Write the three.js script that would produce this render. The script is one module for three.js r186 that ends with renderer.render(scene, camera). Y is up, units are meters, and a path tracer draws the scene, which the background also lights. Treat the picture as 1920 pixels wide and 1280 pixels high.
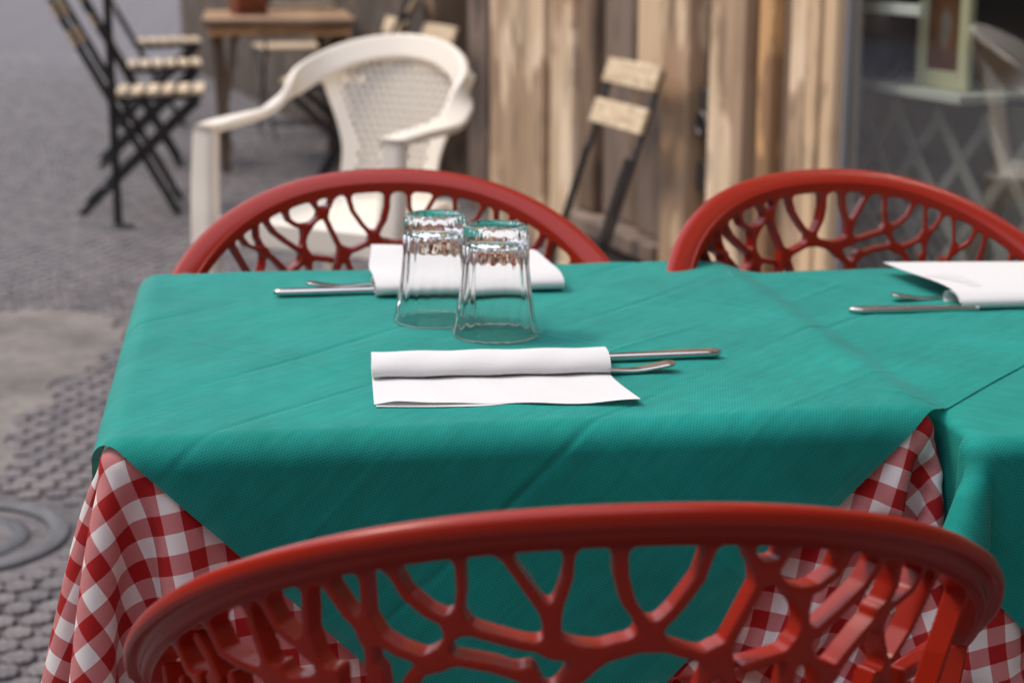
import * as THREE from 'three';
import { RoundedBoxGeometry } from 'three/addons/geometries/RoundedBoxGeometry.js';
import { mergeGeometries } from 'three/addons/utils/BufferGeometryUtils.js';

// ---------------------------------------------------------------- camera, sky, sun, exposure
const rad = THREE.MathUtils.degToRad;
const scene = new THREE.Scene();
const camera = new THREE.PerspectiveCamera(22.415, 1920 / 1280, 0.05, 400);
camera.position.set(-0.227, 1.145, 1.338);
camera.rotation.order = 'YXZ';
camera.rotation.set(rad(-13.43), rad(-8.83), rad(0.16));
camera.focus = 1.38;
camera.userData.fStop = 6.5;

const renderer = new THREE.WebGLRenderer({ antialias: true });
renderer.toneMapping = THREE.LinearToneMapping;
renderer.toneMappingExposure = 1.55;
renderer.shadowMap.enabled = true;

{ // a hazy bright sky, brightest overhead
  const W = 128, H = 64, d = new Float32Array(W * H * 4);
  for (let j = 0; j < H; j++) for (let i = 0; i < W; i++) {
    const el = ((j + 0.5) / H - 0.5) * Math.PI, up = Math.sin(el), k = (j * W + i) * 4;
    const t = Math.pow(Math.max(0, up), 0.7);
    let r = 0.60 + 0.42 * t, g = 0.61 + 0.47 * t, b = 0.66 + 0.60 * t;
    if (up < 0) { r = 0.2; g = 0.19; b = 0.18; }
    d[k] = r; d[k + 1] = g; d[k + 2] = b; d[k + 3] = 1;
  }
  const sky = new THREE.DataTexture(d, W, H, THREE.RGBAFormat, THREE.FloatType);
  sky.mapping = THREE.EquirectangularReflectionMapping;
  sky.magFilter = sky.minFilter = THREE.LinearFilter;
  sky.needsUpdate = true;
  scene.background = sky; scene.environment = sky;
}
const sun = new THREE.DirectionalLight(new THREE.Color(1.0, 0.86, 0.68), 1.5);
sun.position.set(-5.5, 8.5, -2.0);
sun.castShadow = true; sun.shadow.radius = 34; sun.shadow.mapSize.set(2048, 2048);
Object.assign(sun.shadow.camera, { left: -8, right: 8, top: 8, bottom: -8, near: 0.5, far: 40 });
scene.add(sun); scene.add(sun.target);

// ---------------------------------------------------------------- helpers
function rng(seed) { let s = seed >>> 0; return () => { s |= 0; s = s + 0x6D2B79F5 | 0; let t = Math.imul(s ^ s >>> 15, 1 | s); t = t + Math.imul(t ^ t >>> 7, 61 | t) ^ t; return ((t ^ t >>> 14) >>> 0) / 4294967296; }; }
const used = {};
function numbered(name) { const n = used[name] = (used[name] ?? -1) + 1; return n ? `${name}_${String(n).padStart(3, '0')}` : name; }
function shade(o) { o.traverse(m => { if (m.isMesh) { m.castShadow = true; m.receiveShadow = true; } }); return o; }
function thing(name, label, category, pos = [0, 0, 0], turn = 0, group) {
  const o = new THREE.Group(); o.name = numbered(name); o.position.set(...pos); o.rotation.y = turn;
  o.userData = { label, category }; if (group) o.userData.group = group;
  scene.add(o); return o;
}
function part(name, geo, mat, parent) { const m = new THREE.Mesh(geo, mat); m.name = name; m.castShadow = m.receiveShadow = true; parent.add(m); return m; }
function copyOf(src, label, pos, turn) {
  const c = src.clone(); c.name = numbered(src.name.replace(/_\d{3}$/, '')); c.userData = { ...src.userData, label };
  c.position.set(...pos); c.rotation.y = turn; scene.add(c); return c;
}
function geom(pos, idx, uv) {
  const g = new THREE.BufferGeometry();
  g.setAttribute('position', new THREE.BufferAttribute(new Float32Array(pos), 3));
  if (uv) g.setAttribute('uv', new THREE.BufferAttribute(new Float32Array(uv), 2));
  g.setIndex(idx); g.computeVertexNormals(); return g;
}
const smooth = (a, b, x) => { const t = Math.min(1, Math.max(0, (x - a) / (b - a))); return t * t * (3 - 2 * t); };
// value noise that tiles every (px, py) cells
function noiseTile(seed) {
  const r = rng(seed), T = new Float32Array(65536); for (let i = 0; i < 65536; i++) T[i] = r();
  const at = (x, y) => T[((y & 255) << 8) | (x & 255)];
  return (x, y, px, py) => {
    const xi = Math.floor(x), yi = Math.floor(y), fx = x - xi, fy = y - yi;
    const u = fx * fx * (3 - 2 * fx), v = fy * fy * (3 - 2 * fy), m = (a, b) => ((a % b) + b) % b;
    const x0 = m(xi, px), x1 = m(xi + 1, px), y0 = m(yi, py), y1 = m(yi + 1, py);
    return (at(x0, y0) * (1 - u) + at(x1, y0) * u) * (1 - v) + (at(x0, y1) * (1 - u) + at(x1, y1) * u) * v;
  };
}
const N1 = noiseTile(11), N2 = noiseTile(23), N3 = noiseTile(37);
function texture(w, h, fn, srgb, repeat = true) {
  const d = new Uint8Array(w * h * 4);
  for (let j = 0; j < h; j++) for (let i = 0; i < w; i++) {
    const c = fn(i / w, j / h, i, j), k = (j * w + i) * 4;
    for (let q = 0; q < 3; q++) d[k + q] = Math.max(0, Math.min(255, (Array.isArray(c) ? c[q] : c) * 255));
    d[k + 3] = 255;
  }
  const t = new THREE.DataTexture(d, w, h, THREE.RGBAFormat);
  t.magFilter = THREE.LinearFilter; t.minFilter = THREE.LinearMipmapLinearFilter; t.generateMipmaps = true;
  t.wrapS = t.wrapT = repeat ? THREE.RepeatWrapping : THREE.ClampToEdgeWrapping;
  if (srgb) t.colorSpace = THREE.SRGBColorSpace;
  t.needsUpdate = true; return t;
}
const mix3 = (a, b, t) => [a[0] + (b[0] - a[0]) * t, a[1] + (b[1] - a[1]) * t, a[2] + (b[2] - a[2]) * t];
function fbm(N, u, v, fx, fy, oct = 4) { let s = 0, a = 0.5; for (let o = 0; o < oct; o++) { s += a * N(u * fx, v * fy, fx, fy); fx *= 2; fy *= 2; a *= 0.5; } return s / 0.94; }
const std = (o) => new THREE.MeshStandardMaterial(o);
const lin = (r, g, b) => new THREE.Color().setRGB(r, g, b);

// A sheet with holes: field(u, v) < 0 is solid; surf(u, v) gives point p and outward normal n; thickness T goes inwards, edges rounded by r.
function sheet(field, u0, u1, v0, v1, step, surf, T, r) {
  const nu = Math.round((u1 - u0) / step), nv = Math.round((v1 - v0) / step), f = new Float32Array((nu + 1) * (nv + 1));
  const U = i => u0 + (u1 - u0) * i / nu, V = j => v0 + (v1 - v0) * j / nv;
  for (let j = 0; j <= nv; j++) for (let i = 0; i <= nu; i++) f[j * (nu + 1) + i] = -field(U(i), V(j));
  const key = new Map(), pts = [];                     // pts: u, v, depth inside
  const vert = (k, u, v, d) => { let n = key.get(k); if (n === undefined) { n = pts.length; pts.push([u, v, d]); key.set(k, n); } return n; };
  const M = (nu + 1) * (nv + 1), tri = [], wall = [];
  for (let j = 0; j < nv; j++) for (let i = 0; i < nu; i++) {
    const c = [[i, j], [i + 1, j], [i + 1, j + 1], [i, j + 1]], val = c.map(([a, b]) => f[b * (nu + 1) + a]);
    if (val[0] <= 0 && val[1] <= 0 && val[2] <= 0 && val[3] <= 0) continue;
    const poly = [];
    for (let k = 0; k < 4; k++) {
      const a = c[k], b = c[(k + 1) & 3], fa = val[k], fb = val[(k + 1) & 3];
      if (fa > 0) poly.push([vert(a[1] * (nu + 1) + a[0], U(a[0]), V(a[1]), fa), 0]);
      if ((fa > 0) !== (fb > 0)) {
        const t = fa / (fa - fb), lo = Math.min(a[1] * (nu + 1) + a[0], b[1] * (nu + 1) + b[0]), horiz = a[1] === b[1];
        const n = vert(M + lo * 2 + (horiz ? 0 : 1), U(a[0] + (b[0] - a[0]) * t), V(a[1] + (b[1] - a[1]) * t), 0);
        poly.push([n, fa > 0 ? 1 : 2]);                // 1 leaves the solid, 2 enters it
      }
    }
    for (let k = 1; k + 1 < poly.length; k++) tri.push(poly[0][0], poly[k][0], poly[k + 1][0]);
    for (let k = 0; k < poly.length; k++) if (poly[k][1] === 1 && poly[(k + 1) % poly.length][1] === 2) wall.push([poly[k][0], poly[(k + 1) % poly.length][0]]);
  }
  const outer = [], inner = [];
  for (const [u, v, d] of pts) {
    const s = surf(u, v), q = r - Math.min(Math.max(d, 0), r), dz = r - Math.sqrt(Math.max(0, r * r - q * q));
    outer.push(s.p[0] - s.n[0] * dz, s.p[1] - s.n[1] * dz, s.p[2] - s.n[2] * dz);
    inner.push(s.p[0] - s.n[0] * (T - dz), s.p[1] - s.n[1] * (T - dz), s.p[2] - s.n[2] * (T - dz));
  }
  const back = []; for (let k = 0; k < tri.length; k += 3) back.push(tri[k], tri[k + 2], tri[k + 1]);
  const wp = [], wi = [], wk = new Map();
  const wv = (n, s) => { const k = n * 2 + s; let m = wk.get(k); if (m === undefined) { m = wp.length / 3; const a = s ? inner : outer; wp.push(a[n * 3], a[n * 3 + 1], a[n * 3 + 2]); wk.set(k, m); } return m; };
  for (const [a, b] of wall) { const p = wv(a, 0), q = wv(b, 0), s = wv(b, 1), t = wv(a, 1); wi.push(p, t, q, q, t, s); }
  const g = [geom(outer, tri), geom(inner, back), geom(wp, wi)];
  return mergeGeometries(g);
}
// closed profile (list of [side, up]) swept along frames {p, s, u}
function sweep(frames, profile, capped = true) {
  const n = profile.length, pos = [], idx = [];
  frames.forEach((F, i) => { const pr = typeof profile[0] === 'function' ? 0 : profile; for (const [a, b] of pr) { const k = F.k ?? 1, k2 = F.k2 ?? k; pos.push(F.p[0] + F.s[0] * a * k + F.u[0] * b * k2, F.p[1] + F.s[1] * a * k + F.u[1] * b * k2, F.p[2] + F.s[2] * a * k + F.u[2] * b * k2); } });
  for (let i = 0; i + 1 < frames.length; i++) for (let k = 0; k < n; k++) { const a = i * n + k, b = i * n + (k + 1) % n; idx.push(a, b, a + n, b, b + n, a + n); }
  if (capped) for (const i of [0, frames.length - 1]) { const c = pos.length / 3; let m = [0, 0, 0]; for (let k = 0; k < n; k++) for (let q = 0; q < 3; q++) m[q] += pos[(i * n + k) * 3 + q] / n; pos.push(...m); for (let k = 0; k < n; k++) idx.push(c, i * n + k, i * n + (k + 1) % n); }
  return geom(pos, idx);
}
function roundRect(w, h, r, seg = 3) {
  const o = []; for (const [cx, cy, a] of [[w / 2 - r, h / 2 - r, 0], [-w / 2 + r, h / 2 - r, 90], [-w / 2 + r, -h / 2 + r, 180], [w / 2 - r, -h / 2 + r, 270]]) for (let k = 0; k <= seg; k++) { const t = rad(a + 90 * k / seg); o.push([cx + r * Math.cos(t), cy + r * Math.sin(t)]); }
  return o;
}
// bar with a rounded section from a to b
function bar(a, b, w, h, side = [1, 0, 0], r) {
  const A = new THREE.Vector3(...a), B = new THREE.Vector3(...b), D = B.clone().sub(A).normalize(), S = new THREE.Vector3(...side);
  S.addScaledVector(D, -S.dot(D)).normalize(); const Un = new THREE.Vector3().crossVectors(D, S);
  return sweep([A, B].map(P => ({ p: P.toArray(), s: S.toArray(), u: Un.toArray() })), roundRect(w, h, r ?? Math.min(w, h) * 0.3));
}
// bar whose section follows a smooth path
function path(points, w, h, side, n = 40, wk) {
  const c = new THREE.CatmullRomCurve3(points.map(p => new THREE.Vector3(...p)), false, 'centripetal'), F = [];
  for (let i = 0; i <= n; i++) {
    const t = i / n, P = c.getPoint(t), D = c.getTangent(t), S = (typeof side === 'function' ? side(t, P) : new THREE.Vector3(...side)).clone();
    S.addScaledVector(D, -S.dot(D)).normalize(); const Un = new THREE.Vector3().crossVectors(D, S);
    F.push({ p: P.toArray(), s: S.toArray(), u: Un.toArray(), k: wk ? wk(t) : 1 });
  }
  return sweep(F, roundRect(w, h, Math.min(w, h) * 0.35, 4));
}

// ---------------------------------------------------------------- the street
const PATCH = [[-2.2, -3.95], [-1.4, -4.02], [-0.97, -3.92], [-0.79, -3.97], [-0.63, -3.8], [-0.58, -3.6], [-0.63, -3.35], [-0.66, -3.2], [-0.74, -3.02], [-0.72, -2.86], [-0.8, -2.7], [-0.78, -2.5], [-0.74, -2.36], [-0.8, -2.27], [-1.0, -2.24], [-1.5, -2.4], [-2.1, -2.6], [-2.5, -3.2]];
const stoneTex = texture(256, 256, (u, v) => { const a = fbm(N1, u, v, 8, 8, 5), b = fbm(N2, u, v, 40, 40, 2); const t = 0.62 + 0.5 * (a - 0.5) + 0.35 * (b - 0.5); return [t, t * 0.985, t * 1.0]; }, true);
const paveTex = texture(256, 256, (u, v) => { const a = fbm(N1, u, v, 8, 8, 5), b = fbm(N2, u, v, 40, 40, 2); const t = 0.90 + 0.5 * (a - 0.5) + 0.3 * (b - 0.5); return [t, t * 0.985, t * 1.0]; }, true);
const stoneBump = texture(256, 256, (u, v) => fbm(N3, u, v, 10, 10, 5), false);
const street = new THREE.Mesh(new THREE.PlaneGeometry(500, 500, 1, 1).rotateX(-Math.PI / 2), new THREE.MeshPhysicalMaterial({ color: lin(0.185, 0.176, 0.18), roughness: 0.95, specularIntensity: 0.25, map: (() => { const t = paveTex.clone(); t.repeat.set(700, 700); return t; })() }));
street.name = 'street'; street.position.y = 0.006; street.receiveShadow = true; street.userData.kind = 'structure'; scene.add(street);
{
  // a worn cobblestone: a block with a domed top
  const R = rng(5);
  const stone = () => {
    const n = 10, pos = [], idx = [], rings = [[1, -0.03], [1, -0.0022], [0.92, 0.0012], [0.66, 0.0024]], w = [];
    for (let k = 0; k < n; k++) { const a = k / n * 2 * Math.PI + 0.3, c = Math.cos(a), s = Math.sin(a), m = Math.pow(Math.pow(Math.abs(c), 5) + Math.pow(Math.abs(s), 5), -0.2); w.push([c * m * (0.93 + 0.1 * R()), s * m * (0.93 + 0.1 * R())]); }
    for (const [k, y] of rings) for (const [a, b] of w) pos.push(a * k * 0.5, y + (R() - 0.5) * 0.0015, b * k * 0.5);
    for (let i = 0; i < 3; i++) for (let k = 0; k < n; k++) { const a = i * n + k, b = i * n + (k + 1) % n; idx.push(a, a + n, b, b, a + n, b + n); }
    const c = pos.length / 3; pos.push(0, 0.0027, 0); for (let k = 0; k < n; k++) idx.push(c, 3 * n + (k + 1) % n, 3 * n + k);
    const uv = []; for (let i = 0; i < pos.length; i += 3) uv.push(pos[i] * 0.8, pos[i + 2] * 0.8);
    return geom(pos, idx, uv);
  };
  const variants = [stone(), stone(), stone(), stone()];
  const tones = [[0.195, 0.182, 0.186], [0.225, 0.208, 0.207], [0.165, 0.156, 0.163], [0.24, 0.222, 0.214]].map(c => std({ color: lin(...c), roughness: 0.72, map: paveTex, bumpMap: stoneBump, bumpScale: 0.0015 }));
  const list = [], P = 0.054, inPatch = (x, z) => patchInside(x, z), A = rad(-6);
  for (let i = -110; i < 110; i++) for (let j = -230; j < 130; j++) {
    const wob = Math.sin(j * 0.35 + i * 0.05) * 0.008, gx = (i + (j & 1) * 0.5) * P * 1.08 + wob + (R() - 0.5) * 0.006, gz = j * P * 0.97 + Math.sin(i * 0.19) * 0.012 + (R() - 0.5) * 0.005;
    const x = gx * Math.cos(A) - gz * Math.sin(A) - 1.2, z = gx * Math.sin(A) + gz * Math.cos(A) - 5;
    const w = P * (0.9 + 0.16 * R()), l = P * (0.82 + 0.15 * R()), tilt = [(R() - 0.5) * 0.05, A * -1 + (R() - 0.5) * 0.16, (R() - 0.5) * 0.05], dy = (R() - 0.5) * 0.004, q = Math.floor(R() * 16);
    if (z > -0.3 || z < -15.5 || x < -4.4 || x > 1.9 || inPatch(x, z) || Math.hypot(x + 0.80, z + 1.91) < 0.245) continue;
    if (x * 0.9848 - z * 0.1736 > 1.68) continue;
    list.push({ x, z, w, l, tilt, dy, q });
  }
  camera.updateMatrixWorld(true); camera.updateProjectionMatrix();
  const v = new THREE.Vector3();
  for (const s of list) { v.set(s.x, 0, s.z).project(camera); s.seen = Math.abs(v.x) < 1.03 && Math.abs(v.y) < 1.03 && (s.x < -0.42 || s.z < -4.4); s.d = Math.hypot(s.x + 0.227, s.z - 1.338); }
  list.sort((a, b) => (b.seen - a.seen) || a.d - b.d);
  const dummy = new THREE.Object3D();
  const put = (o, s) => { o.position.set(s.x, 0.006 + s.dy * 0.7, s.z); o.rotation.set(s.tilt[0], s.tilt[1], s.tilt[2]); o.scale.set(s.w, 1, s.l); };
  list.slice(0, 300).forEach((s, i) => { const m = part(i ? `cobblestone_${String(i).padStart(3, '0')}` : 'cobblestone', variants[s.q & 3], tones[s.q >> 2], street); put(m, s); });
  const rest = list.slice(300);
  const im = new THREE.InstancedMesh(variants[0], std({ color: 0xffffff, roughness: 0.62, map: paveTex }), rest.length);
  rest.forEach((s, i) => { put(dummy, s); dummy.updateMatrix(); im.setMatrixAt(i, dummy.matrix); im.setColorAt(i, tones[s.q >> 2].color); });
  im.name = 'cobblestones'; im.userData.kind = 'stuff'; im.castShadow = im.receiveShadow = true; street.add(im);
}
// a pale repair of cement in the paving
function patchInside(x, z) {
  const p = PATCH; let c = false;
  for (let i = 0, j = p.length - 1; i < p.length; j = i++) if ((p[i][1] > z) !== (p[j][1] > z) && x < (p[j][0] - p[i][0]) * (z - p[i][1]) / (p[j][1] - p[i][1]) + p[i][0]) c = !c;
  return c;
}

{
  const sh = new THREE.Shape(), R = rng(77), pts = [];
  for (let i = 0; i < PATCH.length; i++) { const a = PATCH[i], b = PATCH[(i + 1) % PATCH.length]; for (let k = 0; k < 5; k++) { const t = k / 5; pts.push([a[0] + (b[0] - a[0]) * t + (R() - 0.5) * 0.06, a[1] + (b[1] - a[1]) * t + (R() - 0.5) * 0.03]); } }
  pts.forEach(([x, z], i) => i ? sh.lineTo(x, -z) : sh.moveTo(x, -z));
  const g = new THREE.ExtrudeGeometry(sh, { depth: 0.03, bevelEnabled: true, bevelSize: 0.008, bevelThickness: 0.006, bevelSegments: 2 }).rotateX(-Math.PI / 2).translate(0, -0.022, 0);
  const cem = texture(512, 512, (u, v) => { const a = fbm(N1, u, v, 4, 4, 5), b = fbm(N2, u, v, 60, 60, 2); const t = 0.86 + 0.75 * (a - 0.5) + 0.25 * (b - 0.5); return [t, t * 0.975, t * 0.95]; }, true);
  cem.repeat.set(0.7, 0.7);
  const m = new THREE.Mesh(g, std({ color: lin(0.245, 0.232, 0.226), roughness: 0.85, map: cem, bumpMap: stoneBump, bumpScale: 0.002 }));
  m.name = 'pavement'; m.userData.kind = 'structure'; m.userData.label = 'pale smooth cement repair among the cobblestones left of the table'; m.castShadow = m.receiveShadow = true; scene.add(m);
}
{ // round manhole cover
  const t = thing('manhole_cover', 'round grey metal manhole cover with raised rings, set in the cobblestones', 'manhole cover', [-0.80, 0, -1.91]);
  const iron = std({ color: lin(0.2, 0.2, 0.21), roughness: 0.5, metalness: 0.35, map: stoneTex, bumpMap: stoneBump, bumpScale: 0.001 });
  const L = (p) => new THREE.LatheGeometry(p.map(([a, b]) => new THREE.Vector2(a, b)), 72);
  part('frame_ring', L([[0.172, -0.02], [0.172, 0.012], [0.176, 0.015], [0.21, 0.015], [0.214, 0.011], [0.216, -0.02]]), std({ color: lin(0.27, 0.27, 0.28), roughness: 0.55, map: stoneTex, bumpMap: stoneBump, bumpScale: 0.001 }), t);
  part('plate', L([[0.0001, 0.004], [0.168, 0.004], [0.169, -0.02]]), iron, t);
  part('raised_ring', L([[0.105, 0.002], [0.107, 0.0095], [0.137, 0.0095], [0.139, 0.002]]), iron, t);
  part('centre_boss', L([[0.0001, 0.011], [0.07, 0.0105], [0.075, 0.002]]), iron, t);
}

{ // out-of-view wall behind the viewer, placed to shade and warm what faces it
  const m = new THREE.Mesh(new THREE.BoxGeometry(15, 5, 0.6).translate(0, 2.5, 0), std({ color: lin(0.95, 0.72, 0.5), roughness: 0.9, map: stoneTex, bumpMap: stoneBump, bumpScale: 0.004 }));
  m.name = 'wall'; m.position.set(-1.5, 0, 5.2); m.rotation.y = 0.12; m.userData.kind = 'structure'; m.castShadow = m.receiveShadow = true; scene.add(m);
}

{ // unseen wall along the left of the street, placed to darken the window reflection
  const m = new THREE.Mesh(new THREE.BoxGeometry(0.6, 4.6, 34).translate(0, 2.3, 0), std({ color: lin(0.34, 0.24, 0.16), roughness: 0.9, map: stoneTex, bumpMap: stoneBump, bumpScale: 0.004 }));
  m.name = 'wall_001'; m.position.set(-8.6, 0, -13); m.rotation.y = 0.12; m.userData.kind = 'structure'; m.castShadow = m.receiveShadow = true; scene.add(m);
}

// ---------------------------------------------------------------- the shopfront along the right side of the street
// woodTex: weathered boards; light is the sound wood, dark the stained and peeled part, amount how much of it
function woodTex(seed, light, mid, dark, amount) {
  const A = noiseTile(seed), B = noiseTile(seed + 1), C = noiseTile(seed + 2), D = noiseTile(seed + 3);
  return texture(256, 512, (u, v) => {
    const grain = fbm(A, u, v, 40, 3, 3), blot = fbm(B, u, v, 4, 3, 5), worn = fbm(C, u, v, 6, 4, 5), chips = fbm(D, u, v, 14, 10, 4);
    let c = mix3(light, mid, smooth(0.42, 0.6, worn)); c = mix3(c, dark, smooth(0.64 - amount * 0.3, 0.68 - amount * 0.27, blot * 0.75 + chips * 0.25) * 0.62);
    const k = (0.88 + 0.24 * grain) * (1 - 0.16 * smooth(0.6, 0.72, chips)); return [c[0] * k, c[1] * k, c[2] * k];
  }, true);
}
const woodBump = texture(256, 256, (u, v) => fbm(N1, u, v, 50, 4, 4), false);
const woods = {
  tan: std({ map: woodTex(101, [0.91, 0.81, 0.69], [0.83, 0.72, 0.59], [0.60, 0.48, 0.38], 0.45), roughness: 0.75, bumpMap: woodBump, bumpScale: 0.003 }),
  pale: std({ map: woodTex(131, [0.92, 0.83, 0.72], [0.85, 0.74, 0.61], [0.62, 0.49, 0.38], 0.3), roughness: 0.75, bumpMap: woodBump, bumpScale: 0.003 }),
  brown: std({ map: woodTex(161, [0.58, 0.48, 0.395], [0.5, 0.41, 0.335], [0.35, 0.285, 0.235], 0.4), roughness: 0.8, bumpMap: woodBump, bumpScale: 0.003 }),
  grey: std({ map: woodTex(191, [0.52, 0.45, 0.40], [0.46, 0.395, 0.355], [0.36, 0.305, 0.275], 0.35), roughness: 0.75, bumpMap: woodBump, bumpScale: 0.002 }),
  amber: std({ map: woodTex(221, [0.82, 0.64, 0.44], [0.70, 0.53, 0.37], [0.46, 0.35, 0.27], 0.4), roughness: 0.7, bumpMap: woodBump, bumpScale: 0.002 }),
  frame: std({ map: woodTex(251, [0.90, 0.78, 0.64], [0.87, 0.75, 0.61], [0.78, 0.65, 0.52], 0.1), roughness: 0.55, bumpMap: woodBump, bumpScale: 0.001 }),
};
const darkWall = std({ color: lin(0.045, 0.038, 0.034), roughness: 0.9, map: stoneTex });
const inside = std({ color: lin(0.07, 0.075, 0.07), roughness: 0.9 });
const front = thing('old_shopfront', 'old shopfront of weathered tan boards with a tall glass window', 'building', [1.684, 0, -0.297], rad(-80));
// box in the shopfront's axes: x runs along it towards the camera, y up, z out to the street
function fbox(name, x0, x1, y0, y1, z0, z1, mat, parent = front, r = 0.006, seed = 0) {
  const w = x1 - x0, h = y1 - y0, d = z1 - z0, g = new RoundedBoxGeometry(w, h, d, 2, Math.min(r, w / 3, h / 3, d / 3));
  const p = g.attributes.position, uv = g.attributes.uv;
  for (let i = 0; i < p.count; i++) uv.setXY(i, (p.getX(i) + p.getZ(i)) * 1.1 + seed * 0.37, p.getY(i) * 0.55 + seed * 0.61);
  g.translate((x0 + x1) / 2, (y0 + y1) / 2, (z0 + z1) / 2);
  return part(name, g, mat, parent);
}
const TOP = 3.0;
// boards from left to right: x0, x1, lowest point, how far proud, wood
[
  [-5.21, -4.60, 0.0, 0.05, 'tan'], [-4.60, -4.525, 0.0, -0.01, 'grey'], [-4.525, -4.305, 0.0, 0.048, 'pale'], [-4.305, -4.17, 0.2, 0.02, 'brown'],
  [-4.17, -3.93, 0.2, -0.015, 'grey'], [-3.93, -3.80, 0.2, -0.012, 'brown'], [-3.53, -3.335, 0.0, 0.055, 'tan'], [-3.335, -3.21, 0.0, -0.004, 'brown'],
  [-3.21, -2.985, 0.0, 0.05, 'tan'], [-2.985, -2.925, 0.0, 0.006, 'grey'], [-2.925, -2.84, 0.0, 0.04, 'amber'], [-2.84, -2.79, 0.0, 0.01, 'brown'], [-2.79, -2.702, 0.0, 0.016, 'tan'],
].forEach(([a, b, y, o, m], i) => fbox('plank', a + 0.001, b - 0.001, y, TOP, -0.06, o, woods[m], front, 0.01, i * 3 + 1));
fbox('plank', -3.799, -3.531, 0.2, 0.70, -0.06, 0.012, woods.grey, front, 0.01, 8);
fbox('plank', -3.799, -3.531, 0.702, 0.95, -0.06, 0.02, woods.pale, front, 0.01, 9).userData.label = 'paler bare patch of board in the dark panel';
fbox('plank', -3.799, -3.531, 0.952, TOP, -0.06, 0.014, woods.brown, front, 0.01, 4);
fbox('door_sill', -4.304, -3.532, 0.0, 0.135, -0.06, 0.04, std({ color: lin(0.24, 0.2, 0.17), roughness: 0.85, map: stoneTex }), front);
fbox('door_sill', -4.304, -3.532, 0.137, 0.198, -0.06, 0.075, woods.grey, front, 0.008, 6);
{ // the lock on the dark board
  const lk = fbox('latch', -3.325, -3.225, 0.56, 0.70, -0.003, 0.02, std({ color: lin(0.09, 0.085, 0.085), roughness: 0.5, metalness: 0.6 }), front, 0.008);
  part('ring', new THREE.TorusGeometry(0.032, 0.008, 10, 28).translate(-3.275, 0.60, 0.034), std({ color: lin(0.12, 0.11, 0.11), roughness: 0.45, metalness: 0.7 }), lk);
  fbox('hasp', -3.315, -3.235, 0.40, 0.49, -0.003, 0.03, std({ color: lin(0.05, 0.045, 0.045), roughness: 0.6, metalness: 0.5 }), front, 0.006);
}
// window: jamb, panes, room behind
const wf = fbox('window_frame', -2.70, -2.545, 0.0, TOP, -0.06, 0.02, woods.frame, front, 0.012, 21);
fbox('moulding', -2.635, -2.61, 0.0, TOP - 0.01, 0.0205, 0.03, woods.frame, wf, 0.005, 22);
fbox('bead', -2.544, -2.530, 0.101, 2.419, -0.05, -0.004, std({ color: lin(0.3, 0.29, 0.31), roughness: 0.5 }), wf, 0.004);
fbox('sill', -2.544, -0.45, 0.0, 0.1, -0.12, 0.03, woods.frame, wf, 0.01, 25);
fbox('head', -2.544, -0.45, 2.42, TOP, -0.12, 0.03, woods.frame, wf, 0.01, 26);
fbox('jamb', -0.449, -0.30, 0.0, TOP, -0.06, 0.05, woods.frame, wf, 0.012, 27);
part('pane', new THREE.PlaneGeometry(2.08, 2.32).translate(-1.4895, 1.26, -0.016), new THREE.MeshPhysicalMaterial({ color: lin(0.9, 0.95, 0.92), roughness: 0.015, transmission: 1, thickness: 0, ior: 2.6 }), front);
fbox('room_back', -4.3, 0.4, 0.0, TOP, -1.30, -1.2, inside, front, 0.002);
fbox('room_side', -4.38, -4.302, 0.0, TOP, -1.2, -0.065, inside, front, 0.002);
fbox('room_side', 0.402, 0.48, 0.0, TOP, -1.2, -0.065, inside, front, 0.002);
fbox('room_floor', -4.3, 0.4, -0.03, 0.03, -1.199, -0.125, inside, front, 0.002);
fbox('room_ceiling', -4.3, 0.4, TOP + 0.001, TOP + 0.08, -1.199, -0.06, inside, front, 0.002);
fbox('shelf', -3.4, -2.20, 0.75, 0.772, -0.38, -0.12, std({ color: lin(0.5, 0.5, 0.46), roughness: 0.5 }), front, 0.004);
fbox('price_rail', -2.74, -2.36, 0.946, 0.974, -0.115, -0.1, std({ color: lin(0.85, 0.85, 0.82), roughness: 0.5 }), front, 0.003);
{ // crossed bars of the grille below the shelf
  const gm = std({ color: lin(0.16, 0.165, 0.155), roughness: 0.6 });
  for (let s = -1; s <= 1; s += 2) for (let k = 0; k < 12; k++) {
    const x = -3.3 + k * 0.2, y0 = 0.1, y1 = 0.72, dx = 0.31 * s;
    part('grille_bar', bar([x - dx, y0, -0.2 - s * 0.006], [x + dx, y1, -0.2 - s * 0.006], 0.035, 0.008, [1, 0, 0]), gm, front);
  }
  fbox('panel', -3.4, -1.0, 0.1, 0.745, -0.27, -0.25, std({ color: lin(0.045, 0.05, 0.045), roughness: 0.8 }), front, 0.003);
}
fbox('rear_wall', -0.299, 6.0, 0.0, TOP, -0.3, 0.0, woods.brown, front, 0.01, 3);
fbox('upper_wall', -14, 6.0, TOP + 0.085, 6.5, -0.5, 0.03, std({ color: lin(0.42, 0.32, 0.22), roughness: 0.9, map: stoneTex, bumpMap: stoneBump, bumpScale: 0.004 }), front, 0.01);
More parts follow.
